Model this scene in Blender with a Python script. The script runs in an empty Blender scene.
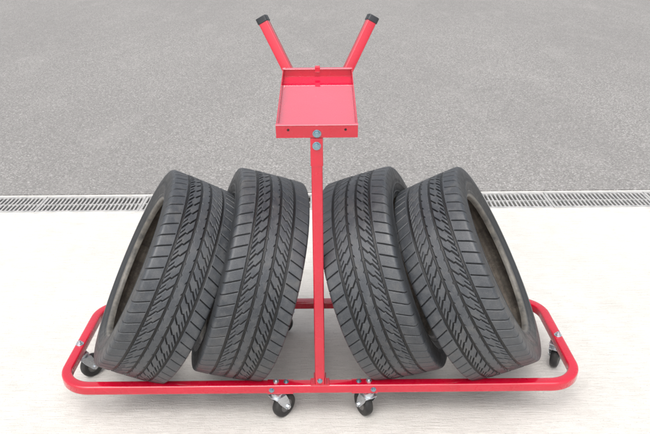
import bpy, bmesh, math, random
import numpy as np
from mathutils import Vector, Matrix
random.seed(4)
scene=bpy.context.scene
col=scene.collection
rad=math.radians
# ---------------------------------------------------------------- materials
def new_mat(name):
    m=bpy.data.materials.new(name); m.use_nodes=True
    nt=m.node_tree; b=nt.nodes["Principled BSDF"]
    return m,nt,b
def N(nt,t,**kw):
    n=nt.nodes.new(t)
    for k,v in kw.items(): setattr(n,k,v)
    return n
def L(nt,a,b): nt.links.new(a,b)
def noise(nt,vec,scale,detail=4,rough=.55):
    n=N(nt,"ShaderNodeTexNoise"); n.inputs["Scale"].default_value=scale
    n.inputs["Detail"].default_value=detail; n.inputs["Roughness"].default_value=rough
    if vec is not None: L(nt,vec,n.inputs["Vector"])
    return n.outputs["Fac"]
def ramp(nt,fac,stops):
    r=N(nt,"ShaderNodeValToRGB"); e=r.color_ramp.elements
    while len(e)<len(stops): e.new(.5)
    for el,(p,c) in zip(e,stops):
        el.position=p; el.color=(c[0],c[1],c[2],1) if isinstance(c,(tuple,list)) else (c,c,c,1)
    L(nt,fac,r.inputs["Fac"]); return r.outputs["Color"]
def mix(nt,fac,a,b,mode="MIX"):
    m=N(nt,"ShaderNodeMix",data_type="RGBA",blend_type=mode)
    for s,v in ((m.inputs[0],fac),(m.inputs[6],a),(m.inputs[7],b)):
        if isinstance(v,(int,float)): s.default_value=v
        elif isinstance(v,(tuple,list)): s.default_value=(v[0],v[1],v[2],1)
        else: L(nt,v,s)
    return m.outputs[2]
def math_(nt,op,a,b=None):
    m=N(nt,"ShaderNodeMath",operation=op)
    for i,v in enumerate((a,b)):
        if v is None: continue
        if isinstance(v,(int,float)): m.inputs[i].default_value=v
        else: L(nt,v,m.inputs[i])
    return m.outputs[0]
def mapping(nt,scale=(1,1,1),rot=(0,0,0),kind="Object"):
    tc=N(nt,"ShaderNodeTexCoord"); mp=N(nt,"ShaderNodeMapping")
    mp.inputs["Scale"].default_value=scale; mp.inputs["Rotation"].default_value=rot
    L(nt,tc.outputs[kind],mp.inputs["Vector"]); return mp.outputs[0]
def bump(nt,b,h,dist,strength=1.0):
    n=N(nt,"ShaderNodeBump"); n.inputs["Distance"].default_value=dist
    n.inputs["Strength"].default_value=strength
    L(nt,h,n.inputs["Height"]); L(nt,n.outputs[0],b.inputs["Normal"])

def red_mat(name,c0,c1,coat,ior,cr,r0,r1):
    m,nt,b=new_mat(name)
    v=mapping(nt)
    big=noise(nt,v,7,3); fine=noise(nt,v,140,4)
    c=mix(nt,ramp(nt,big,[(.35,0),(.7,1)]),c0,c1)
    spk=ramp(nt,fine,[(.70,0),(.78,1)])
    c=mix(nt,math_(nt,"MULTIPLY",spk,.25),c,(.50,.22,.22))
    L(nt,c,b.inputs["Base Color"])
    L(nt,ramp(nt,noise(nt,v,22,5),[(.3,r0),(.75,r1)]),b.inputs["Roughness"])
    b.inputs["Specular IOR Level"].default_value=.2
    b.inputs["Coat Weight"].default_value=coat; b.inputs["Coat Roughness"].default_value=cr
    b.inputs["Coat IOR"].default_value=ior
    bump(nt,b,noise(nt,v,260,2),.0003,.25)
    return m
RED=red_mat("red_powder_coat",(.44,.0008,.018),(.52,.002,.026),1.0,1.65,.02,.22,.36)
REDT=red_mat("red_tray_sky_sheen",(.58,.006,.045),(.66,.012,.060),1.0,3.9,.03,.2,.34)  # paler, pinker red for tray floor and lips, painting in the sky's sheen
def metal_mat(name,c,r0,r1,sc=60,dirt=(.12,.10,.08),dl=.62):
    m,nt,b=new_mat(name); v=mapping(nt)
    n=noise(nt,v,sc,5)
    L(nt,mix(nt,ramp(nt,n,[(dl,0),(dl+.12,1)]),c,dirt),b.inputs["Base Color"])
    L(nt,ramp(nt,n,[(.3,r0),(.7,r1)]),b.inputs["Roughness"])
    b.inputs["Metallic"].default_value=.9
    return m
ZINC=metal_mat("zinc_plated_steel",(.56,.59,.62),.2,.42)
BOLT=metal_mat("bolt_steel",(.26,.38,.44),.2,.4)
def plain(name,c0,c1,r,sc=40,bd=.0005,spec=.5):
    m,nt,b=new_mat(name); v=mapping(nt); n=noise(nt,v,sc,5)
    L(nt,mix(nt,ramp(nt,n,[(.35,0),(.7,1)]),c0,c1),b.inputs["Base Color"])
    b.inputs["Roughness"].default_value=r
    b.inputs["Specular IOR Level"].default_value=spec
    bump(nt,b,noise(nt,v,sc*8,3),bd,.5)
    return m
BLACKRUB=plain("black_caster_rubber",(.010,.010,.011),(.028,.027,.025),.5)
CAPM=plain("black_plastic_cap",(.012,.014,.017),(.025,.028,.033),.38)
HOLE=plain("hole_shade",(.02,.004,.005),(.03,.006,.006),.7)
HUB=plain("grey_plastic_hub",(.10,.10,.10),(.2,.19,.18),.5)
def tyre_mat(name,liner=False):
    m,nt,b=new_mat(name)
    v=mapping(nt)
    at=N(nt,"ShaderNodeAttribute",attribute_name="groove"); g=at.outputs["Fac"]
    rr=N(nt,"ShaderNodeAttribute",attribute_name="ring").outputs["Fac"]
    oi=N(nt,"ShaderNodeObjectInfo")
    ad=N(nt,"ShaderNodeVectorMath",operation="ADD"); L(nt,v,ad.inputs[0])
    sc=math_(nt,"MULTIPLY",oi.outputs["Random"],20.0); L(nt,sc,ad.inputs[1])
    vv=ad.outputs[0]
    big=noise(nt,vv,5,4); mid=noise(nt,vv,40,6,.65); fine=noise(nt,vv,420,3,.7)
    if not liner:
        c=mix(nt,ramp(nt,big,[(.35,0),(.68,1)]),(.024,.028,.034),(.048,.053,.060))
        c=mix(nt,math_(nt,"MULTIPLY",ramp(nt,mid,[(.48,0),(.72,1)]),.55),c,(.088,.089,.090))
        c=mix(nt,math_(nt,"MULTIPLY",ramp(nt,fine,[(.50,0),(.74,1)]),.5),c,(.11,.11,.11))
        dust=noise(nt,vv,11,7,.75)
        c=mix(nt,math_(nt,"MULTIPLY",ramp(nt,dust,[(.54,0),(.72,1)]),.38),c,(.12,.108,.092))
        side=ramp(nt,math_(nt,"MULTIPLY",rr,3.0),[(.84,1),(.905,0)])
        c=mix(nt,math_(nt,"MULTIPLY",side,.75),c,(.013,.014,.015))
        bead=ramp(nt,math_(nt,"MULTIPLY",rr,3.0),[(.654,1),(.664,0)])
        c=mix(nt,math_(nt,"MULTIPLY",math_(nt,"MULTIPLY",bead,ramp(nt,mid,[(.3,.2),(.6,1)])),.7),c,(.18,.165,.14))
        c=mix(nt,math_(nt,"MULTIPLY",g,.97),c,(.0022,.0022,.0026))  # grooves coloured near black, painted shade on top of their modelled depth
        r=[(.3,.32),(.7,.58)]
    else:
        c=mix(nt,ramp(nt,big,[(.35,0),(.68,1)]),(.17,.145,.12),(.33,.285,.235))
        blot=noise(nt,vv,22,7,.75)
        c=mix(nt,math_(nt,"MULTIPLY",ramp(nt,blot,[(.44,0),(.60,1)]),.8),c,(.075,.063,.052))
        ring=N(nt,"ShaderNodeTexWave",wave_type='BANDS',bands_direction='X'); ring.inputs["Scale"].default_value=22
        ring.inputs["Distortion"].default_value=1.0; L(nt,v,ring.inputs["Vector"])
        c=mix(nt,math_(nt,"MULTIPLY",ring.outputs["Fac"],.4),c,(.06,.054,.048))
        bead=ramp(nt,math_(nt,"MULTIPLY",rr,3.0),[(.665,1),(.71,0)])
        c=mix(nt,math_(nt,"MULTIPLY",bead,.9),c,(.022,.022,.022))
        r=[(.3,.6),(.7,.9)]
    L(nt,c,b.inputs["Base Color"])
    L(nt,ramp(nt,mid,r),b.inputs["Roughness"])
    b.inputs["Specular IOR Level"].default_value=.55
    h=math_(nt,"ADD",fine,math_(nt,"MULTIPLY",mid,.8))
    bump(nt,b,h,.0008,.5)
    return m
TYRE=tyre_mat("weathered_tyre_rubber"); LINER=tyre_mat("dusty_inner_liner",True)

def concrete_mat():
    m,nt,b=new_mat("broom_finished_concrete")
    v=mapping(nt); vs=mapping(nt,(7,110,1),(0,0,rad(.6))); vs2=mapping(nt,(24,330,1),(0,0,rad(-.5)))
    s1=noise(nt,vs,1.0,6,.7); s2=noise(nt,vs2,1.0,4,.7)
    big=noise(nt,v,1.3,6,.65); mid=noise(nt,v,11,7,.7); fine=noise(nt,v,200,3)
    c=mix(nt,ramp(nt,big,[(.35,0),(.65,1)]),(.585,.565,.532),(.655,.636,.602))
    c=mix(nt,math_(nt,"MULTIPLY",ramp(nt,s1,[(.45,0),(.66,1)]),.45),c,(.475,.455,.422))
    c=mix(nt,math_(nt,"MULTIPLY",ramp(nt,s2,[(.48,0),(.64,1)]),.45),c,(.42,.40,.37))
    c=mix(nt,math_(nt,"MULTIPLY",ramp(nt,mid,[(.50,0),(.66,1)]),.38),c,(.475,.455,.42))
    c=mix(nt,math_(nt,"MULTIPLY",ramp(nt,fine,[(.62,0),(.69,1)]),.5),c,(.27,.26,.245))
    L(nt,c,b.inputs["Base Color"]); b.inputs["Roughness"].default_value=.95
    b.inputs["Specular IOR Level"].default_value=.08
    h=math_(nt,"ADD",math_(nt,"MULTIPLY",s1,1.0),math_(nt,"MULTIPLY",s2,1.1))
    h=math_(nt,"ADD",h,math_(nt,"MULTIPLY",fine,.5))
    bump(nt,b,h,.0035,.7)
    return m
CONC=concrete_mat()
def asphalt_mat():
    m,nt,b=new_mat("weathered_asphalt")
    v=mapping(nt)
    vo=N(nt,"ShaderNodeTexVoronoi"); vo.inputs["Scale"].default_value=135; L(nt,v,vo.inputs["Vector"])
    sep=N(nt,"ShaderNodeSeparateColor"); L(nt,vo.outputs["Color"],sep.inputs[0])
    c=ramp(nt,sep.outputs[0],[(0,(.172,.167,.162)),(.45,(.236,.229,.222)),(.85,(.280,.272,.264)),(1,(.40,.388,.375))])
    c=mix(nt,ramp(nt,vo.outputs["Distance"],[(.5,0),(.9,.7)]),c,(.115,.111,.108))
    vy=mapping(nt,(1,.4,1))
    big=noise(nt,vy,.7,5,.6); fn=noise(nt,v,75,3,.7); grain=noise(nt,mapping(nt,(1,.45,1)),16,6,.75)
    patch=noise(nt,vy,3.2,6,.7)
    c=mix(nt,math_(nt,"MULTIPLY",ramp(nt,big,[(.42,0),(.58,1)]),.26),c,(.175,.170,.166))
    c=mix(nt,math_(nt,"MULTIPLY",ramp(nt,patch,[(.52,0),(.66,1)]),.22),c,(.31,.30,.288))
    c=mix(nt,math_(nt,"MULTIPLY",ramp(nt,grain,[(.56,0),(.68,1)]),.25),c,(.32,.31,.298))
    c=mix(nt,math_(nt,"MULTIPLY",ramp(nt,fn,[(.54,0),(.68,1)]),.28),c,(.135,.131,.127))
    L(nt,c,b.inputs["Base Color"]); b.inputs["Roughness"].default_value=.95
    b.inputs["Specular IOR Level"].default_value=.1
    h=math_(nt,"SUBTRACT",1.0,vo.outputs["Distance"])
    bump(nt,b,math_(nt,"ADD",h,fn),.0025,.45)
    return m
ASPH=asphalt_mat()
GRATE=plain("galvanised_grating",(.26,.26,.255),(.42,.41,.40),.6,30,.0006)
CHAN=plain("drain_channel_concrete",(.42,.41,.39),(.60,.58,.55),.85,20,.001)
SOIL=plain("dark_soil",(.005,.0045,.004),(.012,.011,.010),.95,8,.004)
# ---------------------------------------------------------------- helpers
def link_obj(name,me,parent=None,mats=(),loc=None,mtx=None,bev=0,smooth=False):
    o=bpy.data.objects.new(name,me); col.objects.link(o)
    if me is not None:
        for m in mats: me.materials.append(m)
    if parent: o.parent=parent
    if mtx is not None: o.matrix_local=mtx
    if loc is not None: o.location=loc
    if bev:
        md=o.modifiers.new("bevel","BEVEL"); md.width=bev; md.segments=2; md.limit_method='ANGLE'; md.angle_limit=rad(40)
    return o
def bm_mesh(bm,name):
    bmesh.ops.recalc_face_normals(bm,faces=bm.faces)
    me=bpy.data.meshes.new(name); bm.to_mesh(me); bm.free(); return me
def box(bm,c,s,mi=0,mtx=None):
    M=Matrix.Translation(c)@Matrix.Diagonal((s[0],s[1],s[2],1))
    if mtx is not None: M=mtx@M
    r=bmesh.ops.create_cube(bm,size=1,matrix=M)
    for f in {f for v in r["verts"] for f in v.link_faces}: f.material_index=mi
def cyl(bm,p0,p1,r,seg=24,mi=0,r2=None):
    p0=Vector(p0);p1=Vector(p1);d=p1-p0
    M=Matrix.Translation((p0+p1)/2)@d.to_track_quat('Z','Y').to_matrix().to_4x4()
    q=bmesh.ops.create_cone(bm,cap_ends=True,segments=seg,radius1=r,radius2=r if r2 is None else r2,depth=d.length,matrix=M)
    for f in {f for v in q["verts"] for f in v.link_faces}: f.material_index=mi
def rsq(size,r=.005,n=4,sy=None):
    hx=size/2; hy=(sy or size)/2; pts=[]
    for cx,cy,a0 in ((hx-r,hy-r,0),(-hx+r,hy-r,90),(-hx+r,-hy+r,180),(hx-r,-hy+r,270)):
        for i in range(n+1):
            a=rad(a0+90*i/n); pts.append((cx+r*math.cos(a),cy+r*math.sin(a)))
    return pts
def sweep(bm,path,prof,closed=False,up=Vector((0,0,1)),cap=True):
    rings=[];n=len(path)
    for i,p in enumerate(path):
        p=Vector(p)
        a=Vector(path[(i-1)%n]) if (closed or i>0) else p
        c=Vector(path[(i+1)%n]) if (closed or i<n-1) else p
        t=(c-a).normalized(); s=t.cross(up).normalized(); u=s.cross(t).normalized()
        rings.append([bm.verts.new(p+s*x+u*y) for x,y in prof])
    m=len(prof)
    for i in range(n if closed else n-1):
        r0=rings[i];r1=rings[(i+1)%n]
        for j in range(m):
            f=bm.faces.new((r0[j],r0[(j+1)%m],r1[(j+1)%m],r1[j])); f.smooth=True
    if not closed and cap:
        for ring in (rings[0],rings[-1]):
            f=bm.faces.new(ring); f.smooth=False
            for e in f.edges: e.smooth=False
def bolt_mesh(r=.0075,h=.005,tip=.002):
    bm=bmesh.new()
    cyl(bm,(0,0,-.001),(0,0,.0015),r*1.35,24); cyl(bm,(0,0,.001),(0,0,.0015+h),r,6); cyl(bm,(0,0,.001),(0,0,.0015+h+tip),r*.5,16)
    me=bm_mesh(bm,"bolt"); me.materials.append(BOLT); return me
BM=bolt_mesh(); BMS=bolt_mesh(.0055,.004,.001)
def bolt(parent,p,n,me=BM,name="bolt"):
    o=bpy.data.objects.new(name,me); col.objects.link(o); o.parent=parent
    q=Vector(n).to_track_quat('Z','Y').to_matrix().to_4x4()
    o.matrix_local=Matrix.Translation(p)@q@Matrix.Rotation(random.uniform(0,1),4,'Z')
    md=o.modifiers.new("bevel","BEVEL"); md.width=.0005; md.segments=2; md.limit_method='ANGLE'
    return o

# ---------------------------------------------------------------- ground
def slab(name,x0,x1,y0,y1,z0,z1,mat):
    bm=bmesh.new(); box(bm,((x0+x1)/2,(y0+y1)/2,(z0+z1)/2),(x1-x0,y1-y0,z1-z0))
    o=link_obj(name,bm_mesh(bm,name),mats=[mat]); o["kind"]="structure"; return o
DY0,DY1=1.428,1.660
slab("ground",-400,400,-400,400,-.30,-.14,SOIL)
slab("concrete_pavement",-60,60,-60,DY0,-.135,0,CONC)
slab("asphalt_road",-300,300,DY1,350,-.135,0.002,ASPH)
bm=bmesh.new()
box(bm,(0,DY0+.0130,-.068),(13,.024,.134)); box(bm,(0,DY1-.0085,-.068),(13,.015,.134))
o=link_obj("drain_channel",bm_mesh(bm,"drain_channel"),mats=[CHAN],bev=.003); o["kind"]="structure"
gw=DY1-DY0-.044; gy=(DY0+.026+DY1-.017)/2
bm=bmesh.new(); gl=.4970
for yy,w in ((-gw/2+.009,.018),(gw/2-.009,.018)): box(bm,(0,yy,-.006),(gl,w,.012))
box(bm,(0,0,-.0070),(gl,.010,.008))
nb=24
yb=gw/2-.018; ya=-yb
for i in range(nb+1):
    x=-gl/2+.0060+(gl-.012)*i/nb
    w=.012 if i in (0,nb) else .0085
    box(bm,(x,0,-.0062),(w,abs(yb-ya)+.002,.0105))
gm=bm_mesh(bm,"drain_grate"); gm.materials.append(GRATE)
for i in range(26):
    o=bpy.data.objects.new("drain_grate",gm); col.objects.link(o)
    o.location=(-6.25+.5*i+.12,gy+random.uniform(-.001,.001),-.002+random.uniform(-.0015,.0008))
    o.rotation_euler=(0,0,random.uniform(-.002,.002))
    o["label"]="slotted grey metal drain grate set in channel"; o["category"]="drain grate"; o["group"]="drain grates along the channel"

# ---------------------------------------------------------------- tyre mesh
TS=.965
def build_tyre():
    R=.31
    half=[(0,.310),(.03,.3098),(.06,.3092),(.084,.3082),(.0945,.3062),(.0990,.3005),(.1010,.291),(.1025,.278),(.1035,.265),
          (.1028,.2555),(.1042,.2535),(.1014,.2490),(.0972,.2370),(.0955,.2320),(.0964,.2295),(.0940,.2265),(.0925,.221),(.0895,.2145),(.0840,.2120),(.0750,.2120),
          (.0735,.217),(.0780,.226),(.0890,.240),(.0950,.258),(.0940,.276),(.0860,.291),(.066,.297),(.03,.2990)]
    P=[np.array(p) for p in half]
    full=np.array(P+[np.array((0,.2993))]+[np.array((-p[0],p[1])) for p in reversed(half[1:])]); n=len(full)
    dense=[]
    for i in range(n):
        p0,p1,p2,p3=full[i-1],full[i],full[(i+1)%n],full[(i+2)%n]
        seg=np.linalg.norm(p2-p1)
        outer = i<7 or i>=n-7
        k=max(2,int(seg/.0009)) if outer else max(2,int(seg/.004))
        for j in range(k):
            t=j/k
            dense.append(.5*((2*p1)+(-p0+p2)*t+(2*p0-5*p1+4*p2-p3)*t*t+(-p0+3*p1-3*p2+p3)*t**3))
    D=np.array(dense); m=len(D); x=D[:,0]; r=D[:,1]
    NA=2200
    ang=np.linspace(0,2*np.pi,NA,endpoint=False)
    X=np.repeat(x[None,:],NA,0); RR=np.repeat(r[None,:],NA,0); A=np.repeat(ang[:,None],m,1)
    liner=np.interp(np.abs(x),[0,.03,.066,.086,.094],[.2997,.2994,.2975,.292,.281])
    outer=(r>liner+.004)&(r>.277)
    fade=np.clip((r-.279)/.008,0,1)*outer
    s=X; Aw=A+.007*np.sin(5*A)
    a=Aw*R; Pn=60; P_=2*math.pi*R/Pn
    def band(d,w,e=.0006): return np.clip((w/2-np.abs(d))/e+.5,0,1)
    def per(v,p=P_): return (v+p/2)%p-p/2
    g=np.zeros_like(X); sa=np.abs(s)
    # bold continuous grooves
    for c,w in ((-.0140,.0066),(.0140,.0066),(-.0530,.0070),(.0530,.0070)): g=np.maximum(g,band(s-c,w))
    side=np.where(s>0,P_/2,0.0)
    # slanted zig-zag cuts on the intermediate ribs
    def zig(t): return np.interp(t,[.014,.0300,.0350,.0530],[0,.0230,.0235,.0520])
    def zc(t): return np.where(t<.030,.57,np.where(t<.035,.99,.53))
    d=per(a-side-zig(sa))*zc(sa)
    g=np.maximum(g,band(d,.0036)*band(sa-.0330,.0330,.0010))
    # one short companion slash per block, broad solid blocks otherwise
    d2=per(a-side-P_/2-zig(sa))*zc(sa)
    g=np.maximum(g,.8*band(d2,.0022)*band(sa-.0435,.0110,.0010))
    # centre rib: short notches only
    d=per(a-side-1.3*(.014-sa))*.61
    g=np.maximum(g,.8*band(d,.0026)*band(sa-.0095,.0040,.0010))
    # shoulders: slim slots
    q=a-side-.45*(sa-.053)
    d=per(q)*.9
    g=np.maximum(g,.9*band(d,.0028)*band(sa-.0800,.0420,.0012))
    g=g*fade[None,:]
    RR=RR-.0052*g*np.clip((RR-.28)/.02,.3,1)
    sb=np.exp(-((r-.2625)/.0035)**2)*(np.abs(x)>.098)
    X=X+np.sign(X)*.0005*sb[None,:]*(np.sin(A*260)>0)
    co=np.stack([X,RR*np.cos(A),RR*np.sin(A)],-1).reshape(-1,3)*TS
    i0=np.arange(NA)[:,None]*m; i1=((np.arange(NA)+1)%NA)[:,None]*m
    j=np.arange(m)[None,:]; j1=(j+1)%m
    quads=np.stack([i0+j,i0+j1,i1+j1,i1+j],-1)
    k0=np.argmax((x>0)&(r<.2135)&(np.abs(x)<.077)) 
    k1=m-1-np.argmax(((x<0)&(r<.2135)&(np.abs(x)<.077))[::-1])
    lin=np.zeros(m,bool); lin[k0:k1]=True
    ring=np.repeat(r[None,:],NA,0).reshape(-1)
    def mk(name,cols,mat):
        q=quads[:,cols,:].reshape(-1,4)
        used=np.unique(q); remap=-np.ones(len(co),int); remap[used]=np.arange(len(used))
        q=remap[q]; me=bpy.data.meshes.new(name)
        me.vertices.add(len(used)); me.vertices.foreach_set("co",co[used].ravel())
        me.loops.add(q.size); me.loops.foreach_set("vertex_index",q.ravel().astype(np.int32))
        me.polygons.add(len(q)); me.polygons.foreach_set("loop_start",np.arange(0,q.size,4,dtype=np.int32))
        me.polygons.foreach_set("use_smooth",np.ones(len(q),bool))
        me.update(calc_edges=True)
        at=me.attributes.new("groove","FLOAT","POINT"); at.data.foreach_set("value",g.reshape(-1)[used].astype(np.float32))
        at=me.attributes.new("ring","FLOAT","POINT"); at.data.foreach_set("value",ring[used].astype(np.float32))
        me.materials.append(mat); me.validate(); 
        return me
    return mk("tyre",np.where(~lin)[0],TYRE),mk("inner_liner",np.where(lin)[0],LINER)
TM,LM=build_tyre()
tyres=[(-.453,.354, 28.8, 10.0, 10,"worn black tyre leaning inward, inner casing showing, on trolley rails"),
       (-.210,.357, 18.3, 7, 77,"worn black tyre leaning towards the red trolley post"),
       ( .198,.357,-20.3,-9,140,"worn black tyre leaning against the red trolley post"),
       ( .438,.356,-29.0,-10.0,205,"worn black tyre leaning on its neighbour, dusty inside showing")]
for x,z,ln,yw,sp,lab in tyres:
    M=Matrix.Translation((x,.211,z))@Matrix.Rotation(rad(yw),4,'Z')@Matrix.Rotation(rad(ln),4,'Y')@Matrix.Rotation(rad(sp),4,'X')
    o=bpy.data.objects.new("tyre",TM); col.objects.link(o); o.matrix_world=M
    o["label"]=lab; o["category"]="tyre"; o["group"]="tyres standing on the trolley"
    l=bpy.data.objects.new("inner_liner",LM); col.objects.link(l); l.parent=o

# ---------------------------------------------------------------- trolley
RZ=.115; BD=.43; HW=.729; T=.029
cart=bpy.data.objects.new("tyre_trolley",None); col.objects.link(cart)
cart["label"]="red steel tyre trolley with tray, handles and swivel casters"; cart["category"]="trolley"
bm=bmesh.new(); path=[]; cr=.085
for cx,cy,a0 in ((HW-cr,BD-cr,0),(-HW+cr,BD-cr,90),(-HW+cr,cr,180),(HW-cr,cr,270)):
    for i in range(17):
        a=rad(a0+90*i/16); path.append((cx+cr*math.cos(a),cy+cr*math.sin(a),RZ))
sweep(bm,path,rsq(T,.006),closed=True)
base=link_obj("base_frame",bm_mesh(bm,"base_frame"),cart,[RED])
bm=bmesh.new(); sweep(bm,[(0,.0150,RZ),(0,BD-.0150,RZ)],rsq(.025,.004)); 
link_obj("cross_bar",bm_mesh(bm,"cross_bar"),cart,[RED])
bm=bmesh.new(); sweep(bm,[(-.036,0,0),(.036,0,0)],rsq(.0322,.006)); SLM=bm_mesh(bm,"joint_sleeve"); SLM.materials.append(RED)
CX={(-1,0):-.122,(1,0):.136,(-1,1):-.150,(1,1):.175}
for iy,y in ((0,0),(1,BD)):
    for sx in (-1,1):
        o=bpy.data.objects.new("joint_sleeve",SLM); col.objects.link(o); o.parent=cart
        o.location=(CX[(sx,iy)]-sx*.012,y,RZ)
        bolt(o,(-sx*.016,0,.0162),(0,0,1),BMS)
        if iy==0: bolt(o,(sx*.024,-.0162,0.001),(0,-1,0),BMS)
# post
bm=bmesh.new(); sweep(bm,[(0,0,RZ+.0175),(0,0,.842)],rsq(.027,.004),up=Vector((0,1,0)))
post=link_obj("post",bm_mesh(bm,"post"),cart,[RED])
bm=bmesh.new(); box(bm,(0,0,RZ+.0160),(.052,.030,.003)); 
for s in (-1,1): box(bm,(s*.0155,0,RZ+.0275),(.0025,.027,.021))
link_obj("post_socket",bm_mesh(bm,"post_socket"),post,[RED],bev=.0008)
bolt(post,(0,-.0135,RZ+.030),(0,-1,0),BMS)
bm=bmesh.new(); sweep(bm,[(0,0,.775),(0,0,.8445)],rsq(.0300,.004),up=Vector((0,1,0)))
link_obj("post_sleeve",bm_mesh(bm,"post_sleeve"),post,[RED])
bolt(post,(0,-.0150,.826),(0,-1,0))
# tray
TL,TW,TH=.356,.189,.033; th=.002
tm=Matrix.Translation((.001,-.016,.846))@Matrix.Rotation(rad(9.6),4,'X')
bm=bmesh.new()
BH=.025
box(bm,(0,TL/2,th/2),(TW-2*th,TL-2*th,th),1)
box(bm,(0,th/2,TH/2-.001),(TW,th,TH-.002)); box(bm,(0,TL-th/2,BH/2),(TW,th,BH))
for s in (-1,1):
    xo=s*TW/2; xi=s*(TW/2-th)
    vs=[bm.verts.new(p) for p in ((xo,th,0),(xo,TL-th,0),(xo,TL-th,BH-.001),(xo,th,TH-.003),(xi,th,0),(xi,TL-th,0),(xi,TL-th,BH-.001),(xi,th,TH-.003))]
    for f in ((0,1,2,3),(4,5,6,7),(0,1,5,4),(1,2,6,5),(2,3,7,6),(3,0,4,7)): bm.faces.new([vs[k] for k in f])
box(bm,(0,.004,TH-.0005),(TW+.001,.009,.0016),1); box(bm,(0,TL-.004,BH+.0008),(TW+.001,.009,.0016),1)
tray=link_obj("tray",bm_mesh(bm,"tray"),cart,[RED,REDT],mtx=tm,bev=.0006)
for s in (-1,1):
    bm2=bmesh.new(); cyl(bm2,(s*.066,-.0006,.021),(s*.066,.0,.021),.0030,16)  # dark disc on the front wall, painted shade of a small hole
    link_obj("fixing_hole",bm_mesh(bm2,"fixing_hole"),tray,[HOLE])
bolt(tray,(0,0,.011),(0,-1,0))
bm=bmesh.new(); box(bm,(0,TL-.003,.024),(.014,.013,.014)); 
link_obj("bracket_tab",bm_mesh(bm,"bracket_tab"),tray,[RED],bev=.001)
bm=bmesh.new(); sweep(bm,[(0,.017,.826),(0,.345,.882)],rsq(.022,.004))
link_obj("tray_strut",bm_mesh(bm,"tray_strut"),cart,[RED])
bm=bmesh.new(); sweep(bm,[(-.080,.360,.895),(.080,.360,.895)],rsq(.024,.004))
link_obj("handle_cross_tube",bm_mesh(bm,"handle_cross_tube"),cart,[RED])
for s in (-1,1):
    a=Vector((s*.074+.002,.360,.900)); b=Vector((s*.1500+.002,.408,1.046)); d=(b-a).normalized()
    bm=bmesh.new(); sweep(bm,[a,b],rsq(.0275,.004),up=Vector((0,1,.2)))
    h=link_obj("handle",bm_mesh(bm,"handle"),cart,[RED])
    bm=bmesh.new(); sweep(bm,[b-d*.008,b+d*.009],rsq(.0315,.006),up=Vector((0,1,.2)))
    link_obj("end_cap",bm_mesh(bm,"end_cap"),h,[CAPM],bev=.0015)
# casters
bm=bmesh.new()
box(bm,(0,0,.0980),(.040,.027,.003))
cyl(bm,(0,0,.086),(0,0,.0968),.016,28); cyl(bm,(0,0,.0835),(0,0,.0862),.020,28)
for s in (-1,1):
    pts=[(-.016,.084),(.020,.084),(.030,.060),(.036,.036),(.028,.028),(.019,.032),(-.004,.062)]
    v0=[bm.verts.new((s*.0160,p[0],p[1])) for p in pts]; v1=[bm.verts.new((s*.0182,p[0],p[1])) for p in pts]
    bm.faces.new(v0); bm.faces.new(list(reversed(v1)))
    for i in range(len(pts)):
        k=(i+1)%len(pts); bm.faces.new((v0[i],v0[k],v1[k],v1[i]))
box(bm,(0,.002,.0823),(.0365,.036,.0028))
cyl(bm,(-.0205,.026,.0375),(.0205,.026,.0375),.0045,16)
for s in (-1,1): cyl(bm,(s*.0180,.026,.0375),(s*.0225,.026,.0375),.0072,6)
cyl(bm,(0,0,.090),(0,0,.1405),.0042,16); cyl(bm,(0,0,.1305),(0,0,.1355),.0085,6); cyl(bm,(0,0,.1290),(0,0,.1309),.0115,24)
CM=bm_mesh(bm,"caster"); CM.materials.append(ZINC)
def lathe(prof,n,mi=0,bm=None):
    rings=[]
    for i in range(n):
        a=2*math.pi*i/n; rings.append([bm.verts.new((x,r*math.cos(a),r*math.sin(a))) for x,r in prof])
    for i in range(n):
        for j in range(len(prof)-1):
            f=bm.faces.new((rings[i][j],rings[i][j+1],rings[(i+1)%n][j+1],rings[(i+1)%n][j])); f.material_index=mi; f.smooth=True
bm=bmesh.new()
lathe([(-.0118,.020),(-.0125,.030),(-.0105,.0350),(-.006,.0370),(0,.0375),(.006,.0370),(.0105,.0350),(.0125,.030),(.0118,.020)],48,0,bm)
WM=bm_mesh(bm,"caster_wheel"); WM.materials.append(BLACKRUB)
bm=bmesh.new()
lathe([(-.0125,.0055),(-.0125,.010),(-.009,.012),(-.009,.018),(-.0118,.0205),(.0118,.0205),(.009,.018),(.009,.012),(.0125,.010),(.0125,.0055)],40,0,bm)
HM=bm_mesh(bm,"wheel_hub"); HM.materials.append(HUB)
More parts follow.
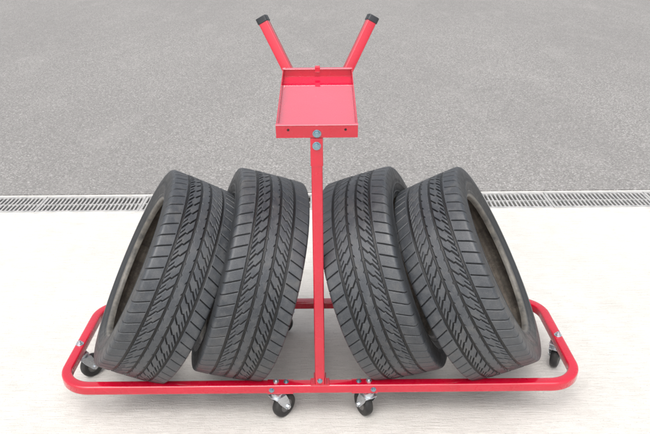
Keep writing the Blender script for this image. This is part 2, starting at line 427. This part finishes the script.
for x,y,yw in ((-.122,0,-42),(.136,0,28),(-.106,BD,80),(.175,BD,-60),(-HW,.190,-40),(HW,.215,-30)):
    c=bpy.data.objects.new("caster",CM); col.objects.link(c); c.parent=cart
    c.location=(x,y,0); c.rotation_euler=(0,0,rad(yw))
    md=c.modifiers.new("bevel","BEVEL"); md.width=.0006; md.segments=2; md.limit_method='ANGLE'
    for nm,me in (("caster_wheel",WM),("wheel_hub",HM)):
        w=bpy.data.objects.new(nm,me); col.objects.link(w); w.parent=c; w.location=(0,.026,.0375)

# ---------------------------------------------------------------- light
w=bpy.data.worlds.new("World"); scene.world=w; w.use_nodes=True; nt=w.node_tree
bg=nt.nodes["Background"]; sk=nt.nodes.new("ShaderNodeTexSky"); sk.sky_type='NISHITA'; sk.sun_disc=False
el,az=62,195
sk.sun_elevation=rad(el); sk.sun_rotation=rad(az); sk.dust_density=5; sk.air_density=1.0; sk.ozone_density=1
hs=nt.nodes.new("ShaderNodeHueSaturation"); hs.inputs["Saturation"].default_value=.22; hs.inputs["Value"].default_value=1.72
nt.links.new(sk.outputs[0],hs.inputs["Color"]); nt.links.new(hs.outputs[0],bg.inputs["Color"])
bg.inputs["Strength"].default_value=.15
sd=bpy.data.lights.new("sun","SUN"); sd.energy=1.5; sd.angle=rad(75); sd.color=(1,.97,.93)
so=bpy.data.objects.new("sun",sd); col.objects.link(so)
dv=Vector((math.sin(rad(az))*math.cos(rad(el)),math.cos(rad(az))*math.cos(rad(el)),math.sin(rad(el))))
so.rotation_euler=dv.to_track_quat('Z','Y').to_euler(); so.location=dv*20
# ---------------------------------------------------------------- camera
cd=bpy.data.cameras.new("camera"); cam=bpy.data.objects.new("camera",cd); col.objects.link(cam)
cd.sensor_width=36; cd.lens=36*680/650; cd.clip_end=1000; cd.clip_start=.05
cam.matrix_world=Matrix.Translation((.018,-1.52,1.345))@Matrix.Rotation(rad(65),4,'X')@Matrix.Rotation(rad(-.5),4,'Z')
scene.camera=cam
scene.view_settings.view_transform='Standard'; scene.view_settings.look='None'; scene.view_settings.exposure=0
